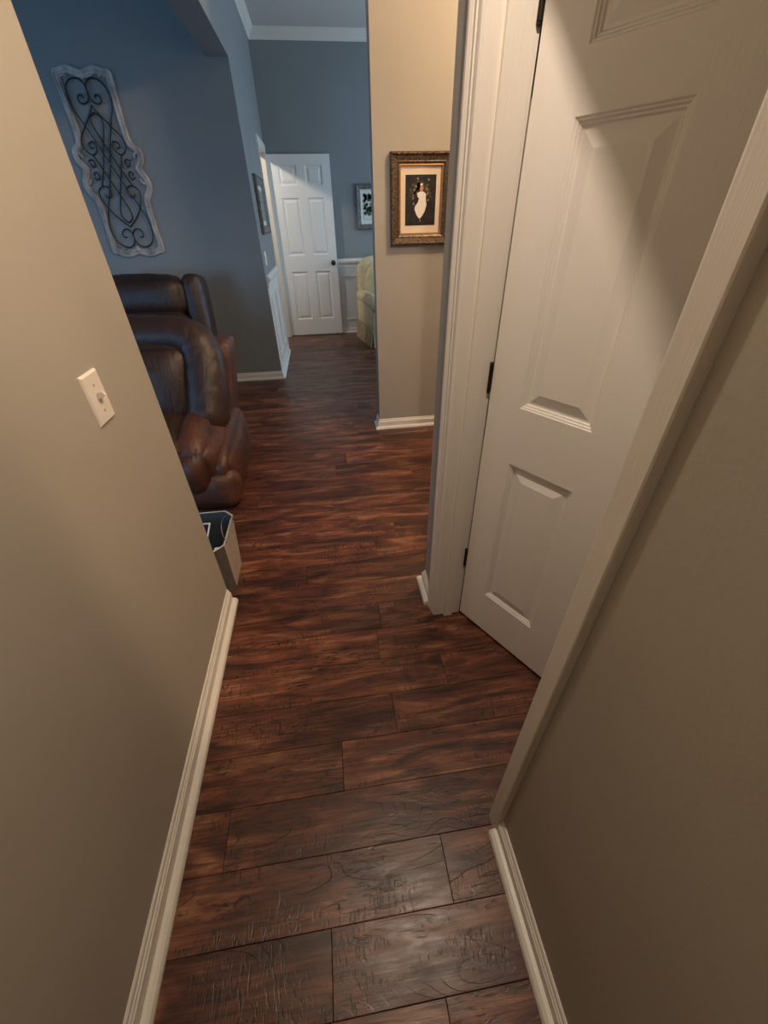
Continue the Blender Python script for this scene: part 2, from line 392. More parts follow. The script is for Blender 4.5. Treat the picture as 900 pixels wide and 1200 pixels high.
# baseboards, chair rails, crown -----------------------------------
BP = [(0, 0), (0.034, 0), (0.034, 0.007), (0.030, 0.015), (0.022, 0.020), (0.013, 0.0215), (0.013, 0.056), (0.010, 0.0585), (0.0095, 0.063), (0.006, 0.066), (0.0055, 0.074), (0.002, 0.078), (0, 0.078)]
def base(name, path, side, label, mat=TRIM):
    bm = bmesh.new(); sweep(bm, path, BP, side); o = link(name, bm, mat); tag(o, label, 'baseboard', kind='structure'); return o
base('baseboard_left', [(HW, -1.2), (HW, 1.318)], -1, 'cream baseboard along the left hallway wall')
base('baseboard_right', [(RW, -1.2), (RW, 0.330)], 1, 'cream baseboard along the near right wall')
base('baseboard_corner', [(RW, 1.160), (RW, 1.296), (0.9, 1.296)], 1, 'short cream baseboard wrapping the corner past the door casing')
base('baseboard_centre', [(0.363, 3.17), (0.363, 3.05), (3.5, 3.05)], -1, 'cream baseboard under the gold framed portrait')
base('baseboard_living', [(-4.6, 4.54), (-0.526, 4.54), (-0.526, 5.69)], -1, 'white baseboard wrapping the slate blue wall corner')
base('baseboard_back', [(-0.526, 6.57), (3.5, 6.57)], -1, 'white baseboard along the far wall')
RP = [(0, 0.86), (0.010, 0.865), (0.012, 0.90), (0.020, 0.912), (0.030, 0.925), (0.034, 0.945), (0.024, 0.955), (0.016, 0.968), (0, 0.972)]
bm = bmesh.new(); sweep(bm, [(-0.526, 4.58), (-0.526, 5.69)], RP, -1)
tag(link('trim_1', bm, TRIM), 'white chair rail on the side wall before the doorway', 'chair rail', kind='structure')
bm = bmesh.new(); sweep(bm, [(-0.526, 6.57), (3.5, 6.57)], [(o, z - 0.015) for o, z in RP], -1)
tag(link('trim_2', bm, TRIM), 'white chair rail on the far wall behind the armchair', 'chair rail', kind='structure')
CP = [(0, 2.965), (0.012, 2.965), (0.016, 2.985), (0.045, 3.015), (0.060, 3.035), (0.072, 3.049), (0, 3.049)]
bm = bmesh.new(); sweep(bm, [(-0.524, 1.33), (-0.524, 4.54), (-0.526, 6.57), (3.5, 6.57)], CP, -1)
tag(link('trim_3', bm, TRIM), 'white crown moulding around the far room ceiling', 'moulding', kind='structure')
# wainscot skins with picture-frame moulding
def mould(bm, plane, a0, a1, z0, z1, c, s):
    wv = 0.022; t = 0.010
    for (p, q, r_, u) in ((a0, a1, z0, z0 + wv), (a0, a1, z1 - wv, z1), (a0, a0 + wv, z0 + wv, z1 - wv), (a1 - wv, a1, z0 + wv, z1 - wv)):
        if plane == 'x': bx(bm, min(c, c + s * t), max(c, c + s * t), p, q, r_, u)
        else: bx(bm, p, q, min(c, c + s * t), max(c, c + s * t), r_, u)
bm = bmesh.new(); bx(bm, -0.526, -0.520, 4.545, 5.69, 0.078, 0.862)
wsl = link('trim_4', bm, TRIM); tag(wsl, 'white wainscot panelling low on the side wall', 'wainscot', kind='structure')
for a0, a1 in ((4.66, 5.10), (5.18, 5.60)):
    bm = bmesh.new(); mould(bm, 'x', a0, a1, 0.18, 0.78, -0.520, 1); link('panel_moulding', bm, TRIM, wsl)
bm = bmesh.new(); bx(bm, -0.50, 3.5, 6.564, 6.57, 0.078, 0.847)
wsb = link('trim_5', bm, WAIN); tag(wsb, 'greyish white wainscot on the far wall', 'wainscot', kind='structure')
for a0, a1 in ((0.30, 1.10), (1.22, 2.02)):
    bm = bmesh.new(); mould(bm, 'y', a0, a1, 0.18, 0.755, 6.564, -1); link('panel_moulding', bm, WAIN, wsb)

# ------------------------------------------------------------------ doors
def door_slab(name, W, Hh, rows, cols, mat, parent, T=0.035):
    us = sorted({0, W, *[c for p in cols for c in p]}); zs = sorted({0, Hh, *[c for p in rows for c in p]})
    bm = bmesh.new(); V = {}
    def v(x, y, z):
        k = (round(x, 5), round(y, 5), round(z, 5))
        if k not in V: V[k] = bm.verts.new(k)
        return V[k]
    for face_y in (0, T):
        for i in range(len(us) - 1):
            for j in range(len(zs) - 1):
                if (us[i], us[i + 1]) in cols and (zs[j], zs[j + 1]) in rows: continue
                bm.faces.new((v(us[i], face_y, zs[j]), v(us[i + 1], face_y, zs[j]), v(us[i + 1], face_y, zs[j + 1]), v(us[i], face_y, zs[j + 1])))
    for i in range(len(us) - 1):
        for z in (0, Hh): bm.faces.new((v(us[i], 0, z), v(us[i + 1], 0, z), v(us[i + 1], T, z), v(us[i], T, z)))
    for j in range(len(zs) - 1):
        for u in (0, W): bm.faces.new((v(u, 0, zs[j]), v(u, T, zs[j]), v(u, T, zs[j + 1]), v(u, 0, zs[j + 1])))
    slab = link(name, bm, mat, parent)
    prof = [(0, 0), (0.003, 0.0032), (0.0055, 0.0032), (0.009, 0.0072), (0.0115, 0.0072), (0.015, 0.0115), (0.020, 0.0115), (0.046, 0.0035), (0.048, 0.0028)]
    for (u0, u1) in cols:
        for (z0, z1) in rows:
            bm = bmesh.new()
            for sgn, fy in ((1, 0), (-1, T)):
                prev = None
                for o_, d_ in prof:
                    y = fy + sgn * d_
                    ring = [bm.verts.new(p) for p in ((u0 + o_, y, z0 + o_), (u1 - o_, y, z0 + o_), (u1 - o_, y, z1 - o_), (u0 + o_, y, z1 - o_))]
                    if prev:
                        for k in range(4): bm.faces.new((prev[k], prev[(k + 1) % 4], ring[(k + 1) % 4], ring[k]))
                    prev = ring
                bm.faces.new(prev)
            link('panel', bm, mat, parent)
    return slab
# near door, ajar into the room on the right
nd = empty('door_1', (0.457, 1.090, 0.018), math.atan2(-0.859, 0.511), 'large white six-panel door standing ajar on the right', 'door', kind='structure')
rows = [(0.195, 0.775), (0.950, 1.530), (1.622, 1.880)]
cols = [(0.105, 0.313), (0.413, 0.621)]
door_slab('door_leaf', 0.725, 2.005, rows, cols, DOORW, nd)
for z in (0.272, 0.968, 1.672):
    bm = bmesh.new()
    lathe(bm, [(0.0048, z), (0.0056, z + 0.001), (0.0056, z + 0.083), (0.0048, z + 0.084)], 10, Matrix.Translation((-0.006, -0.003, 0)))
    lathe(bm, [(0.002, z - 0.006), (0.0042, z - 0.003), (0.0042, z)], 8, Matrix.Translation((-0.006, -0.003, 0)))
    bx(bm, -0.013, 0.000, -0.0015, 0.001, z, z + 0.083)
    h_ = link('hinge', bm, BRONZE, nd)
# lever-free knob set on the free edge, hidden from the hall behind the trim
bm = bmesh.new()
lathe(bm, [(0.030, 0), (0.030, 0.006), (0.012, 0.010), (0.011, 0.030), (0.026, 0.040), (0.029, 0.052), (0.020, 0.064), (0.002, 0.066)], 20,
      Matrix.Translation((0.665, 0, 0.92)) @ Matrix.Rotation(math.radians(90), 4, 'X'))
link('knob', bm, BRONZE, nd, smooth=True)
# door frame of the near doorway
fr = empty('trim_6', (0.35, 1.12, 0), 0, 'cream door casing and jamb on the hinge side of the ajar door', 'door casing', kind='structure')
def child_world(name, bm, mat, parent, smooth=False):
    o = link(name, bm, mat, parent, smooth); M = Matrix.Translation(parent.location) @ Matrix.Rotation(parent.rotation_euler.z, 4, 'Z')
    o.data.transform(M.inverted()); return o
prof = [(RW, 1.099), (RW - 0.002, 1.099), (RW - 0.006, 1.103), (RW - 0.008, 1.110), (RW - 0.0085, 1.119), (RW - 0.0115, 1.121), (RW - 0.012, 1.132), (RW - 0.0155, 1.136), (RW - 0.013, 1.142), (RW - 0.017, 1.147), (RW - 0.018, 1.156), (RW - 0.015, 1.160), (RW, 1.160)]
bm = bmesh.new(); prism(bm, prof, 'z', 0, 2.09); child_world('casing', bm, CASE, fr)
bm = bmesh.new(); bx(bm, RW - 0.002, 0.457, 1.0985, 1.112, 0, 2.045); child_world('jamb', bm, CASE, fr)
bm = bmesh.new(); bx(bm, 0.386, 0.421, 1.087, 1.0985, 0, 2.033); child_world('door_stop', bm, CASE, fr)
bm = bmesh.new(); bx(bm, RW - 0.002, 0.457, 0.372, 1.0985, 2.033, 2.045); child_world('head_jamb', bm, CASE, fr)
bm = bmesh.new(); bx(bm, RW - 0.016, RW, 0.33, 1.16, 2.035, 2.092); child_world('head_casing', bm, CASE, fr)
fn = empty('trim_7', (0.35, 0.35, 0), 0, 'cream flat casing board at the near edge of the doorway', 'door casing', kind='structure')
bm = bmesh.new(); prism(bm, [(RW, 0.330), (RW - 0.016, 0.330), (RW - 0.018, 0.332), (RW - 0.018, 0.366), (RW - 0.016, 0.370), (RW, 0.370)], 'z', 0, 2.035); child_world('casing', bm, CASE, fn)
bm = bmesh.new(); bx(bm, RW - 0.002, 0.457, 0.358, 0.371, 0, 2.045); child_world('jamb', bm, CASE, fn)

# far door, opened flat against the far wall
fd = empty('door_2', (-0.512, 6.513, 0.012), 0, 'white six-panel door opened back against the far slate wall', 'door', kind='structure')
cols2 = [(0.118, 0.338), (0.442, 0.652)]; rows2 = [(0.210, 0.812), (1.000, 1.615), (1.735, 1.935)]
door_slab('door_leaf', 0.757, 2.030, rows2, cols2, FARW, fd)
bm = bmesh.new()
lathe(bm, [(0.031, 0), (0.031, 0.006), (0.012, 0.010), (0.011, 0.028), (0.027, 0.038), (0.030, 0.050), (0.020, 0.062), (0.002, 0.064)], 20,
      Matrix.Translation((0.702, 0, 0.905)) @ Matrix.Rotation(math.radians(90), 4, 'X'))
link('knob', bm, IRON, fd, smooth=True)
for z in (0.26, 0.98, 1.72):
    bm = bmesh.new()
    lathe(bm, [(0.006, z), (0.007, z + 0.001), (0.007, z + 0.088), (0.006, z + 0.089)], 10, Matrix.Translation((-0.008, -0.004, 0)))
    bx(bm, -0.030, -0.002, -0.004, -0.001, z, z + 0.089)
    link('hinge', bm, BRASS, fd)
fc = empty('trim_8', (-0.526, 6.1, 0), 0, 'white casing around the far side doorway', 'door casing', kind='structure')
for y0, y1, n_ in ((5.690, 5.757, 'casing'), (6.478, 6.535, 'casing')):
    bm = bmesh.new(); prism(bm, [(-0.526, y0), (-0.508, y0), (-0.508, y0 + 0.03), (-0.516, y1), (-0.526, y1)], 'z', 0, 2.06); child_world(n_, bm, TRIM, fc)
bm = bmesh.new(); prism(bm, [(-0.526, 2.06), (-0.516, 2.06), (-0.508, 2.095), (-0.508, 2.125), (-0.526, 2.125)], 'y', 5.690, 6.535); child_world('head_casing', bm, TRIM, fc)
for y0, y1 in ((5.749, 5.762), (6.466, 6.480)):
    bm = bmesh.new(); bx(bm, -0.648, -0.522, y0, y1, 0, 2.066); child_world('jamb', bm, CASE, fc)
bm = bmesh.new(); bx(bm, -0.648, -0.522, 5.762, 6.466, 2.052, 2.066); child_world('head_jamb', bm, CASE, fc)

# ------------------------------------------------------------------ light switch on the left wall
sw = empty('light_switch', (HW, 1.004, 1.071), 0, 'almond toggle light switch plate on the left hallway wall', 'light switch')
bm = bmesh.new()
rings = []
for o_, d_ in [(0, 0.0), (0.0003, 0.0028), (0.0045, 0.0066)]:
    rings.append([bm.verts.new((d_, sy * (0.040 - o_), sz * (0.0585 - o_))) for sy, sz in ((-1, -1), (1, -1), (1, 1), (-1, 1))])
for a, b in zip(rings, rings[1:]):
    for k in range(4): bm.faces.new((a[k], a[(k + 1) % 4], b[(k + 1) % 4], b[k]))
bm.faces.new(rings[-1]); bm.faces.new(rings[0][::-1]); link('plate', bm, PLATE, sw)
bm = bmesh.new(); bx(bm, 0.006, 0.0072, -0.006, 0.006, -0.0125, 0.0125); link('toggle_slot', bm, SCREW, sw)
bm = bmesh.new(); bx(bm, 0, 0.019, -0.0045, 0.0045, -0.0055, 0.0055, Matrix.Translation((0.005, 0, 0.002)) @ Matrix.Rotation(math.radians(-28), 4, 'Y'))
bmesh.ops.bevel(bm, geom=list(bm.edges), offset=0.001, segments=2, affect='EDGES'); link('toggle', bm, PLATE, sw)
for z in (-0.030, 0.030):
    bm = bmesh.new(); lathe(bm, [(0.0034, 0.006), (0.0034, 0.0074), (0.0015, 0.0079)], 12, Matrix.Translation((0, 0, z)) @ Matrix.Rotation(math.radians(90), 4, 'Y')); link('screw', bm, SCREW, sw)

# ------------------------------------------------------------------ framed pictures
def picture(name, W, Hh, fw, mw, fmat, filmat, matmat, M, label, painter, group=None, depth=0.032):
    """picture in the local XZ plane facing -Y, back on the wall at y=0"""
    root = empty(name, M[0], M[1], label, 'picture', group)
    def ringsweep(nm, prof, mat, smooth=False):
        bm = bmesh.new(); R_ = []
        for sx, sz in ((-1, -1), (1, -1), (1, 1), (-1, 1)):
            R_.append([bm.verts.new((sx * (W / 2 - o_), -d_, sz * (Hh / 2 - o_))) for o_, d_ in prof])
        n = len(prof)
        for i in range(4):
            a, b = R_[i], R_[(i + 1) % 4]
            for k in range(n): bm.faces.new((a[k], a[(k + 1) % n], b[(k + 1) % n], b[k]))
        return link(nm, bm, mat, root, smooth)
    D = depth
    ringsweep('frame', [(0, 0), (0, D * 0.8), (0.004, D), (0.012, D * 1.02), (0.018, D * 0.86), (fw * 0.55, D * 0.78), (fw * 0.72, D * 0.72), (fw * 0.80, D * 0.80), (fw, D * 0.62), (fw, 0)], fmat)
    # carved beads along the frame
    bm = bmesh.new(); per = []
    step = 0.0135
    for s in (-1, 1):
        n = int(W / step)
        for i in range(n + 1): per.append(((-W / 2 + 0.010) + i * (W - 0.02) / n, s * (Hh / 2 - 0.010)))
        n = int(Hh / step)
        for i in range(1, n): per.append((s * (W / 2 - 0.010), (-Hh / 2 + 0.010) + i * (Hh - 0.02) / n))
    for px, pz in per:
        bmesh.ops.create_icosphere(bm, subdivisions=1, radius=0.0075, matrix=Matrix.Translation((px, -D * 0.97, pz)) @ Matrix.Diagonal((1, 0.7, 1, 1)))
    link('carved_edge', bm, fmat, root, True)
    ringsweep('fillet', [(fw, D * 0.45), (fw - 0.002, D * 0.62), (fw + 0.004, D * 0.66), (fw + 0.009, D * 0.40), (fw + 0.009, D * 0.2), (fw, D * 0.2)], filmat)
    iw, ih = W / 2 - fw - 0.005, Hh / 2 - fw - 0.005
    bm = bmesh.new(); bx(bm, -iw, iw, -0.010, -0.004, -ih, ih); link('mat_board', bm, matmat, root)
    pw, ph = iw - mw[0], ih - mw[1]
    bm = bmesh.new(); bx(bm, -pw - 0.003, pw + 0.003, -0.0108, -0.010, -ph - 0.003, ph + 0.003); link('bevel_line', bm, MATW if filmat is FILLET else fmat, root)
    painter(root, pw, ph); return root
def disc(bm, cx, cz, rx, rz, y, n=14, a=0.0):
    vs = []
    for k in range(n):
        t = 2 * math.pi * k / n; x = rx * math.cos(t); z = rz * math.sin(t)
        vs.append(bm.verts.new((cx + x * math.cos(a) - z * math.sin(a), y, cz + x * math.sin(a) + z * math.cos(a))))
    bm.faces.new(vs)
def portrait(root, pw, ph):
    bm = bmesh.new(); bx(bm, -pw, pw, -0.0114, -0.0108, -ph, ph); pr = link('photo_print', bm, DARKP, root)
    bm = bmesh.new(); rr = random.Random(3)
    for k in range(40):
        a = rr.uniform(-0.2, math.pi + 0.2); d = rr.uniform(0.25, 0.7)
        disc(bm, math.cos(a) * d * pw * 1.0, (0.25 + math.sin(a) * d * 0.75) * ph, 0.007, 0.011, -0.0116, 8, rr.uniform(0, 3))
    link('print_foliage', bm, LEAF, pr)
    bm = bmesh.new()
    for cx, cz in ((-0.42, 0.42), (-0.5, 0.1), (0.45, 0.28), (0.5, 0.02), (0.5, 0.8), (-0.2, 0.85), (-0.45, -0.12), (0.38, 0.45), (-0.32, 0.55)):
        disc(bm, cx * pw, cz * ph, 0.0055, 0.006, -0.0118, 8)
    link('print_blossom', bm, BLOOM, pr)
    bm = bmesh.new()
    pts = [(-0.22, 0.30), (-0.02, 0.36), (0.22, 0.34), (0.36, 0.26), (0.34, 0.10), (0.40, -0.18), (0.30, -0.42), (0.12, -0.62), (-0.02, -0.72), (-0.12, -0.68), (-0.26, -0.55), (-0.38, -0.36), (-0.36, -0.22), (-0.18, -0.08), (-0.10, 0.08), (-0.20, 0.16)]
    bm.faces.new([bm.verts.new((x * pw, -0.0120, z * ph)) for x, z in pts])
    link('print_dress', bm, DRESS, pr)
    bm = bmesh.new(); disc(bm, 0.06 * pw, 0.47 * ph, 0.011, 0.015, -0.0122)
    link('print_face', bm, SKIN, pr)
    bm = bmesh.new(); disc(bm, 0.0, -0.79 * ph, 0.003, 0.008, -0.0122); link('print_foot', bm, SKIN, pr)
    bm = bmesh.new(); disc(bm, 0.04 * pw, 0.63 * ph, 0.008, 0.006, -0.0123); link('print_bow', bm, DRESS, pr)
picture('framed_portrait', 0.375, 0.452, 0.056, (0.032, 0.042), BFRAME, FILLET, MATB, ((0.650, 3.050, 1.481), 0), 'ornate bronze gold framed portrait in cream mat on the beige wall end', portrait, depth=0.034)
def garden(root, pw, ph):
    bm = bmesh.new(); bx(bm, -pw, pw, -0.0114, -0.0108, -ph, ph); pr = link('photo_print', bm, MATW, root)
    bm = bmesh.new(); rr = random.Random(5)
    for k in range(34): disc(bm, rr.uniform(-0.95, -0.15) * pw, rr.uniform(-0.6, 0.95) * ph, 0.016, 0.022, -0.0116, 9, rr.uniform(0, 3))
    link('print_foliage', bm, GREENP, pr)
    bm = bmesh.new(); bx(bm, -0.1 * pw, 0.75 * pw, -0.0122, -0.0118, -0.85 * ph, 0.35 * ph); link('print_dress', bm, LILAC, pr)
picture('framed_picture', 0.42, 0.478, 0.058, (0.035, 0.045), GFRAME, MATW, MATW, ((0.762, 6.570, 1.521), 0), 'pewter framed garden picture on the far wall above the armchair', garden)
def grey_print(root, pw, ph):
    bm = bmesh.new(); bx(bm, -pw, pw, -0.0114, -0.0108, -ph, ph); link('photo_print', bm, GREENP, root)
picture('framed_picture', 0.60, 0.455, 0.06, (0.035, 0.045), GFRAME, GFRAME, MATW, ((-0.526, 5.12, 1.520), math.radians(90)), 'dark pewter framed picture seen edge-on beside the far doorway', grey_print)
# switch on the side wall
s2 = empty('light_switch', (-0.526, 4.78, 1.10), 0, 'small white switch plate on the side wall above the chair rail', 'light switch')
bm = bmesh.new(); bx(bm, 0, 0.006, -0.06, 0.06, -0.058, 0.058); bmesh.ops.bevel(bm, geom=list(bm.edges), offset=0.002, segments=1, affect='EDGES'); link('plate', bm, TRIM, s2)
for y in (-0.023, 0.023):
    bm = bmesh.new(); bx(bm, 0.005, 0.018, y - 0.005, y + 0.005, -0.004, 0.012); link('toggle', bm, TRIM, s2)

# ------------------------------------------------------------------ scrollwork wall panel
AX, AZ, AY = -1.592, 1.755, 4.54
art = empty('scrollwork_panel', (AX, AY, AZ), 0, 'tall whitewashed carved wood panel with black iron scrollwork on slate blue wall', 'wall art')
half = [(0.205, 0.555), (0.200, 0.42), (0.199, 0.20), (0.222, 0.160), (0.258, 0.130), (0.264, 0.075), (0.248, 0.035), (0.226, 0.010), (0.246, -0.025), (0.266, -0.075), (0.262, -0.125), (0.232, -0.175), (0.214, -0.215), (0.214, -0.38), (0.220, -0.553)]
top = [(0.16, 0.572), (0.10, 0.588), (0.055, 0.578), (0.0, 0.562)]
bot = [(0.175, -0.572), (0.11, -0.596), (0.05, -0.588), (0.0, -0.572)]
def mirror(a): return [(-x, z) for x, z in a[::-1] if x > 1e-6]
outer = top[::-1] + half + bot
outer = [(x, z) for x, z in outer] + [(-x, z) for x, z in outer[::-1] if x > 1e-6]
def inset(poly, d):
    n = len(poly); out = []
    for i in range(n):
        a, b, c = Vector(poly[i - 1]), Vector(poly[i]), Vector(poly[(i + 1) % n])
        d0 = (b - a).normalized(); d1 = (c - b).normalized()
        n0 = Vector((-d0.y, d0.x)); n1 = Vector((-d1.y, d1.x)); m_ = (n0 + n1).normalized(); m_ /= max(0.55, m_.dot(n0))
        out.append(b - m_ * d)
    return out
def smooth_poly(poly, k=3):
    cl = poly + [poly[0]]; pts = catmull([(x, z, 0) for x, z in cl], k)[:-1]; return [(p.x, p.y) for p in pts]
oc = smooth_poly(outer, 2)
# direction check so that positive inset shrinks the outline
ar = sum(oc[i - 1][0] * oc[i][1] - oc[i][0] * oc[i - 1][1] for i in range(len(oc)))
sg = 1 if ar < 0 else -1
prof = [(0, 0), (0, 0.016), (0.004, 0.021), (0.012, 0.023), (0.017, 0.018), (0.023, 0.018), (0.029, 0.025), (0.036, 0.026), (0.041, 0.018), (0.047, 0.014), (0.047, 0.0)]
bm = bmesh.new(); R_ = [[bm.verts.new((p[0], -d_, p[1])) for p in inset(oc, sg * o_)] for o_, d_ in prof]
for a, b in zip(R_, R_[1:] + R_[:1]):
    n = len(a)
    for i in range(n): bm.faces.new((a[i], a[(i + 1) % n], b[(i + 1) % n], b[i]))
link('carved_frame', bm, WHITEWASH, art)
# carved leaves at the waist and along top and bottom
for (cx, cz, sgn, L_) in ((0.215, 0.075, 1, 0.08), (0.215, -0.055, -1, 0.08), (-0.215, 0.075, 1, 0.08), (-0.215, -0.055, -1, 0.08)):
    s_ = 1 if cx > 0 else -1
    bm = bmesh.new(); pts = []
    for k in range(15):
        t = k / 14 * 1.6 * math.pi; r_ = 0.042 * (1 - 0.75 * k / 14)
        pts.append((cx + s_ * (0.012 - r_ * math.cos(t) * 0.8), -0.020, cz + sgn * r_ * math.sin(t)))
    tube(bm, pts, [0.010 * (1 - 0.5 * k / 14) for k in range(15)], 6)
    link('carved_scroll', bm, WHITEWASH, art, True)
for sz in (1, -1):
    for s_ in (-1, 1):
        bm = bmesh.new(); pts = []
        for k in range(13):
            t = k / 12 * 1.4 * math.pi; r_ = 0.030 * (1 - 0.6 * k / 12)
            pts.append((s_ * (0.105 - r_ * math.cos(t) * 1.4), -0.020, sz * (0.535 + r_ * math.sin(t) * 0.6)))
        tube(bm, pts, [0.009 * (1 - 0.5 * k / 12) for k in range(13)], 6); link('carved_scroll', bm, WHITEWASH, art, True)
    bm = bmesh.new(); bmesh.ops.create_uvsphere(bm, u_segments=10, v_segments=6, radius=0.02, matrix=Matrix.Translation((0, -0.018, sz * 0.535)) @ Matrix.Diagonal((1.0, 0.6, 1.2, 1)))
    link('carved_shell', bm, WHITEWASH, art, True)
# iron scrolls (panel coordinates), each mirrored left and right
S_long = [(-0.045, 0.414), (-0.057, 0.431), (-0.080, 0.425), (-0.090, 0.399), (-0.065, 0.382), (-0.020, 0.394), (0.0, 0.424), (0.0, 0.460), (-0.012, 0.495), (-0.056, 0.518), (-0.113, 0.508), (-0.154, 0.472), (-0.166, 0.420), (-0.156, 0.360), (-0.120, 0.290), (-0.075, 0.205), (-0.034, 0.116), (0.018, 0.0), (0.075, -0.118), (0.137, -0.235), (0.178, -0.330), (0.182, -0.425), (0.150, -0.492), (0.078, -0.521), (0.020, -0.499), (0.0, -0.455), (0.010, -0.410), (0.050, -0.388), (0.090, -0.410), (0.088, -0.446), (0.060, -0.445)]
S_up = [(0.0, 0.375), (0.028, 0.335), (0.098, 0.264), (0.165, 0.193), (0.172, 0.130), (0.125, 0.093), (0.082, 0.110), (0.066, 0.145), (0.085, 0.172), (0.122, 0.158), (0.120, 0.134), (0.100, 0.134)]
S_dn = [(0.0, -0.375), (0.090, -0.306), (0.150, -0.230), (0.178, -0.157), (0.160, -0.116), (0.110, -0.099), (0.070, -0.123), (0.080, -0.165), (0.114, -0.176), (0.130, -0.152)]
S_in = [(0.0, 0.336), (0.040, 0.310), (0.046, 0.270), (0.020, 0.205), (-0.028, 0.100), (-0.075, 0.0), (-0.130, -0.098)]
S_in2 = [(0.0, -0.345), (0.040, -0.318), (0.046, -0.275), (0.020, -0.205), (-0.028, -0.100), (-0.075, 0.0), (-0.120, 0.095)]
S_curl = [(0.178, 0.052), (0.150, 0.066), (0.128, 0.046), (0.142, 0.020), (0.165, 0.030), (0.160, 0.045)]
S_curl2 = [(0.176, -0.045), (0.150, -0.060), (0.126, -0.040), (0.140, -0.012), (0.166, -0.020), (0.160, -0.036)]
for si, S in enumerate((S_long, S_up, S_dn, S_in, S_in2, S_curl, S_curl2)):
    for s_ in (-1, 1):
        yy = -0.023 - 0.002 * (s_ > 0) - 0.003 * (si in (1, 2)) 
        bm = bmesh.new(); tube(bm, catmull([(s_ * x * 0.90, yy, z) for x, z in S], 4), 0.0052, 6)
        link('iron_scroll', bm, IRON, art, True)

# ------------------------------------------------------------------ recliners
def recliner_near():
    c = Vector((-1.13, 2.60, 0))
    r = empty('recliner', c, 0, 'near dark brown leather recliner behind the left wall end', 'recliner', 'leather recliners in the living room')
    def L(p): return Vector(p) - c
    pillow('base', L((-1.12, 2.56, 0.12)), (0.94, 0.80, 0.20), LEATHER, r, 0.04, 0.0, 6)
    sh = pillow('back_shell', L((-1.12, 2.875, 0.43)), (1.00, 0.28, 0.72), LEATHER2, r, 0.035, 0.01, 8, rot=(math.radians(-3), 0, 0), wrinkle=0.003)
    for v in sh.data.vertices:                      # narrower towards the floor
        k = 1 - v.co.z / 0.79; v.co.x = (v.co.x - 0.01) * (1 - 0.20 * k) + 0.01; v.co.y -= 0.16 * k
    pts = catmull([(-1.49, 2.44, 0.44), (-1.505, 2.56, 0.64), (-1.45, 2.68, 0.80), (-1.28, 2.72, 0.855), (-1.0, 2.72, 0.855), (-0.83, 2.70, 0.835), (-0.765, 2.66, 0.755), (-0.755, 2.57, 0.60), (-0.770, 2.47, 0.42)], 6)
    n = len(pts); rad = [0.118 + 0.004 * math.sin(i / n * 9) + 0.002 * math.sin(i * 1.9) for i in range(n)]
    bm = bmesh.new(); tube(bm, [L(p) for p in pts], rad, 18, 1.0, True); link('back_roll', bm, LEATHER, r, True)
    pillow('back_cushion', L((-1.12, 2.62, 0.58)), (0.60, 0.24, 0.48), LEATHER, r, 0.09, 0.05, 10, rot=(math.radians(-16), 0, 0), seed=2)
    pillow('seat_cushion', L((-1.13, 2.33, 0.36)), (0.54, 0.62, 0.20), LEATHER, r, 0.08, 0.04, 10, seed=4)
    for s in (1, -1):
        cx = lambda x: -1.12 + s * (x + 1.12)
        pillow('arm', L((cx(-0.825), 2.33, 0.275)), (0.25, 0.56, 0.34), LEATHER2, r, 0.12, 0.04, 12, rot=(math.radians(9), 0, 0), seed=6 * s, wrinkle=0.003)
        pillow('arm_side', L((cx(-0.690), 2.46, 0.190)), (0.14, 0.66, 0.32), LEATHER2, r, 0.06, 0.03, 10, rot=(math.radians(8), 0, 0), seed=8, wrinkle=0.003)
        pillow('arm_front', L((cx(-0.770), 2.135, 0.125)), (0.32, 0.13, 0.22), LEATHER2, r, 0.05, 0.02, 8, rot=(math.radians(-14), math.radians(6) * s, 0), seed=3)
    pillow('footrest', L((-1.12, 2.09, 0.24)), (0.52, 0.11, 0.36), LEATHER, r, 0.05, 0.03, 8, seed=1)
    return r
recliner_near()
def recliner_far():
    c = Vector((-1.50, 3.95, 0))
    r = empty('recliner', c, 0, 'far dark brown leather recliner below the scrollwork panel', 'recliner', 'leather recliners in the living room')
    def L(p): return Vector(p) - c
    pillow('base', L((-1.50, 3.88, 0.14)), (0.92, 0.80, 0.24), LEATHER, r, 0.04, 0.0, 6)
    pillow('back_shell', L((-1.50, 4.15, 0.52)), (0.94, 0.20, 0.86), LEATHER, r, 0.05, 0.02, 8, rot=(math.radians(-8), 0, 0))
    pillow('head_cushion', L((-1.50, 4.02, 0.90)), (0.72, 0.24, 0.29), LEATHER, r, 0.09, 0.03, 12, rot=(math.radians(-8), 0, 0), seed=5)
    pillow('back_cushion', L((-1.50, 3.94, 0.62)), (0.72, 0.24, 0.34), LEATHER, r, 0.09, 0.04, 10, rot=(math.radians(-10), 0, 0), seed=7)
    for s in (1, -1):
        pillow('back_wing', L((-1.50 + s * 0.425, 4.06, 0.775)), (0.155, 0.30, 0.54), LEATHER, r, 0.055, 0.01, 8, rot=(math.radians(-8), 0, 0), seed=9)
        pillow('arm', L((-1.50 + s * 0.40, 3.66, 0.36)), (0.22, 0.66, 0.42), LEATHER, r, 0.09, 0.03, 10, seed=11)
    pillow('seat_cushion', L((-1.50, 3.62, 0.38)), (0.56, 0.60, 0.20), LEATHER, r, 0.08, 0.04, 10, seed=12)
    pillow('footrest', L((-1.50, 3.35, 0.26)), (0.56, 0.10, 0.36), LEATHER, r, 0.05, 0.02, 8, seed=13)
    return r
recliner_far()

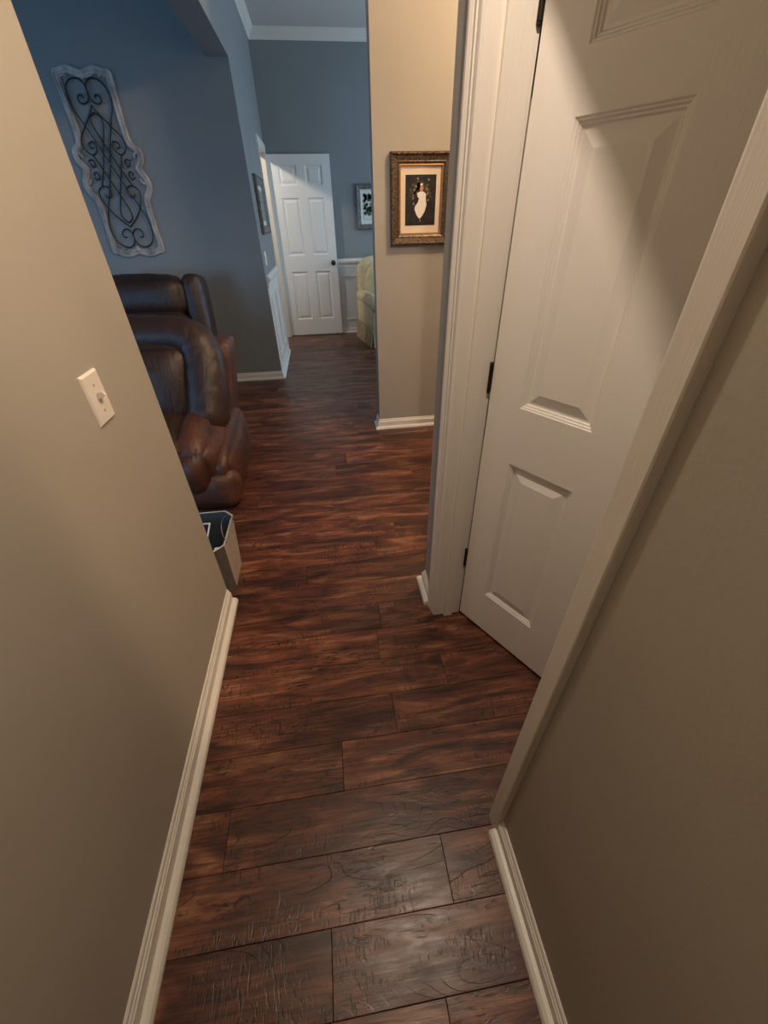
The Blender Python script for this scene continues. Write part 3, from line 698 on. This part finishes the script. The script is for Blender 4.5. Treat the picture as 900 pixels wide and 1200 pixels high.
# ------------------------------------------------------------------ storage bin beside the wall end
cx, cy = -0.695, 1.485
bin_ = empty('storage_bin', (cx, cy, 0), 0, 'grey chamfered storage bin with wire handle at the end of the left wall', 'bin')
def octo(hx, hy, c): return [(-hx + c, -hy), (hx - c, -hy), (hx, -hy + c), (hx, hy - c), (hx - c, hy), (-hx + c, hy), (-hx, hy - c), (-hx, -hy + c)]
O0 = octo(0.155, 0.110, 0.030); O1 = octo(0.172, 0.150, 0.040); I1 = octo(0.167, 0.145, 0.039); I0 = octo(0.150, 0.105, 0.028)
ZT = 0.285
bm = bmesh.new()
def oring(poly, z): return [bm.verts.new((x, y, z)) for x, y in poly]
a = oring(O0, 0.002); b = oring(O1, ZT); c_ = oring(I1, ZT); d = oring(I0, 0.010)
for p, q in ((a, b), (b, c_), (c_, d)):
    for k in range(8): bm.faces.new((p[k], p[(k + 1) % 8], q[(k + 1) % 8], q[k]))
bm.faces.new(a[::-1]); bm.faces.new(d)
body = link('body', bm, [BINOUT, BININ, BINEND], bin_)
for f in body.data.polygons:
    cc = f.center; 
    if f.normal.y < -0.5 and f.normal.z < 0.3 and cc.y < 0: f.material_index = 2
    if f.normal.dot(Vector((cc.x, cc.y, 0))) < 0 or (f.normal.z > 0.9 and cc.z < 0.1): f.material_index = 1
bm = bmesh.new(); tube(bm, [(x * 1.0, y * 1.0, ZT) for x, y in O1 + O1[:1]], 0.0026, 6); link('rim', bm, BINRIM, bin_, True)
bm = bmesh.new()
pts = [(0.176 - 0.035 * math.sin(t) * 0.6, 0.005 + 0.085 * math.cos(t), ZT - 0.012 + 0.062 * math.sin(t)) for t in [k / 12 * math.pi for k in range(13)]]
tube(bm, pts, 0.0022, 6); link('handle', bm, WIRE, bin_, True)
ib = empty('carton', (-0.700, 1.480, 0.0105), 0, 'dark open carton with white edges standing inside the storage bin', 'box')
def rect_ring(bm, o, z): return [bm.verts.new((sx * (0.095 - o) + (0.018 * (1 if sy > 0 else 0) * (-1 if sx > 0 else 0)), sy * (0.088 - o), z)) for sx, sy in ((-1, -1), (1, -1), (1, 1), (-1, 1))]
bm = bmesh.new(); R4 = [rect_ring(bm, 0.0, 0.0), rect_ring(bm, 0.0, 0.258), rect_ring(bm, 0.004, 0.258), rect_ring(bm, 0.004, 0.004)]
for p, q in zip(R4, R4[1:]):
    for k in range(4): bm.faces.new((p[k], p[(k + 1) % 4], q[(k + 1) % 4], q[k]))
bm.faces.new(R4[0][::-1]); bm.faces.new(R4[-1]); link('carton_body', bm, NAVY, ib)
bm = bmesh.new(); R4 = [rect_ring(bm, -0.0006, 0.256), rect_ring(bm, -0.0006, 0.2615), rect_ring(bm, 0.0046, 0.2615), rect_ring(bm, 0.0046, 0.256)]
for p, q in zip(R4, R4[1:] + R4[:1]):
    for k in range(4): bm.faces.new((p[k], p[(k + 1) % 4], q[(k + 1) % 4], q[k]))
link('white_edge', bm, PAPERW, ib)
bm = bmesh.new(); bx(bm, -0.013, 0.013, -0.016, 0.016, 0, 0.215); bmesh.ops.bevel(bm, geom=list(bm.edges), offset=0.002, segments=1, affect='EDGES')
tag(link('booklet', bm, PAPERW, None, loc=(-0.578, 1.425, 0.0105)), 'small pale booklet upright in the corner of the storage bin', 'booklet')

# ------------------------------------------------------------------ armchair in the far room
ac = empty('armchair', (0.925, 5.985, 0), math.radians(11), 'cream skirted armchair with rolled arms half hidden by the beige wall end', 'armchair')
pillow('back', (0, 0.30, 0.62), (0.70, 0.22, 0.70), UPH, ac, 0.10, 0.04, 12, rot=(math.radians(-8), 0, 0), wrinkle=0.003)
pillow('back_cushion', (0, 0.17, 0.68), (0.52, 0.18, 0.46), UPH, ac, 0.08, 0.05, 10, rot=(math.radians(-10), 0, 0), wrinkle=0.003)
pillow('seat_cushion', (0, -0.08, 0.42), (0.52, 0.58, 0.17), UPHD, ac, 0.06, 0.03, 10, wrinkle=0.003)
pillow('seat_deck', (0, -0.05, 0.29), (0.66, 0.66, 0.12), UPH, ac, 0.03, 0.0, 6, wrinkle=0)
for s in (-1, 1):
    bm = bmesh.new(); tube(bm, [(s * 0.345, 0.28, 0.545), (s * 0.345, 0.10, 0.545), (s * 0.345, -0.10, 0.54), (s * 0.345, -0.30, 0.525), (s * 0.345, -0.36, 0.50)], [0.075, 0.08, 0.085, 0.085, 0.075], 16, 1.0, True)
    arm = link('arm_roll', bm, UPH, ac, True)
    pillow('arm_panel', (s * 0.355, -0.02, 0.38), (0.11, 0.68, 0.34), UPH, ac, 0.04, 0.01, 8, wrinkle=0.002)
    # skirt panel at the side, flared and softly pleated
    bm = bmesh.new(); n = 24; A = []; B = []; C_ = []
    for i in range(n + 1):
        y = -0.40 + 0.76 * i / n; fl_ = 0.006 * math.sin(i * 1.3)
        A.append(bm.verts.new((s * 0.400, y, 0.27))); B.append(bm.verts.new((s * (0.428 + fl_), y, 0.012))); C_.append((s, y))
    for i in range(n): bm.faces.new((A[i], A[i + 1], B[i + 1], B[i]))
    bmesh.ops.solidify(bm, geom=list(bm.faces), thickness=0.008)
    link('skirt', bm, UPH, ac)
bm = bmesh.new(); n = 24; A = []; B = []
for i in range(n + 1):
    x = -0.40 + 0.80 * i / n; fl_ = 0.006 * math.sin(i * 1.1)
    A.append(bm.verts.new((x, -0.39, 0.27))); B.append(bm.verts.new((x, -0.415 + fl_, 0.012)))
for i in range(n): bm.faces.new((A[i], A[i + 1], B[i + 1], B[i]))
bmesh.ops.solidify(bm, geom=list(bm.faces), thickness=0.008)
link('skirt', bm, UPH, ac)
for sx in (-0.33, 0.33):
    for sy in (-0.32, 0.30):
        bm = bmesh.new(); lathe(bm, [(0.018, 0), (0.024, 0.10), (0.026, 0.24)], 10, Matrix.Translation((sx, sy, 0))); link('leg', bm, BRONZE, ac, True)
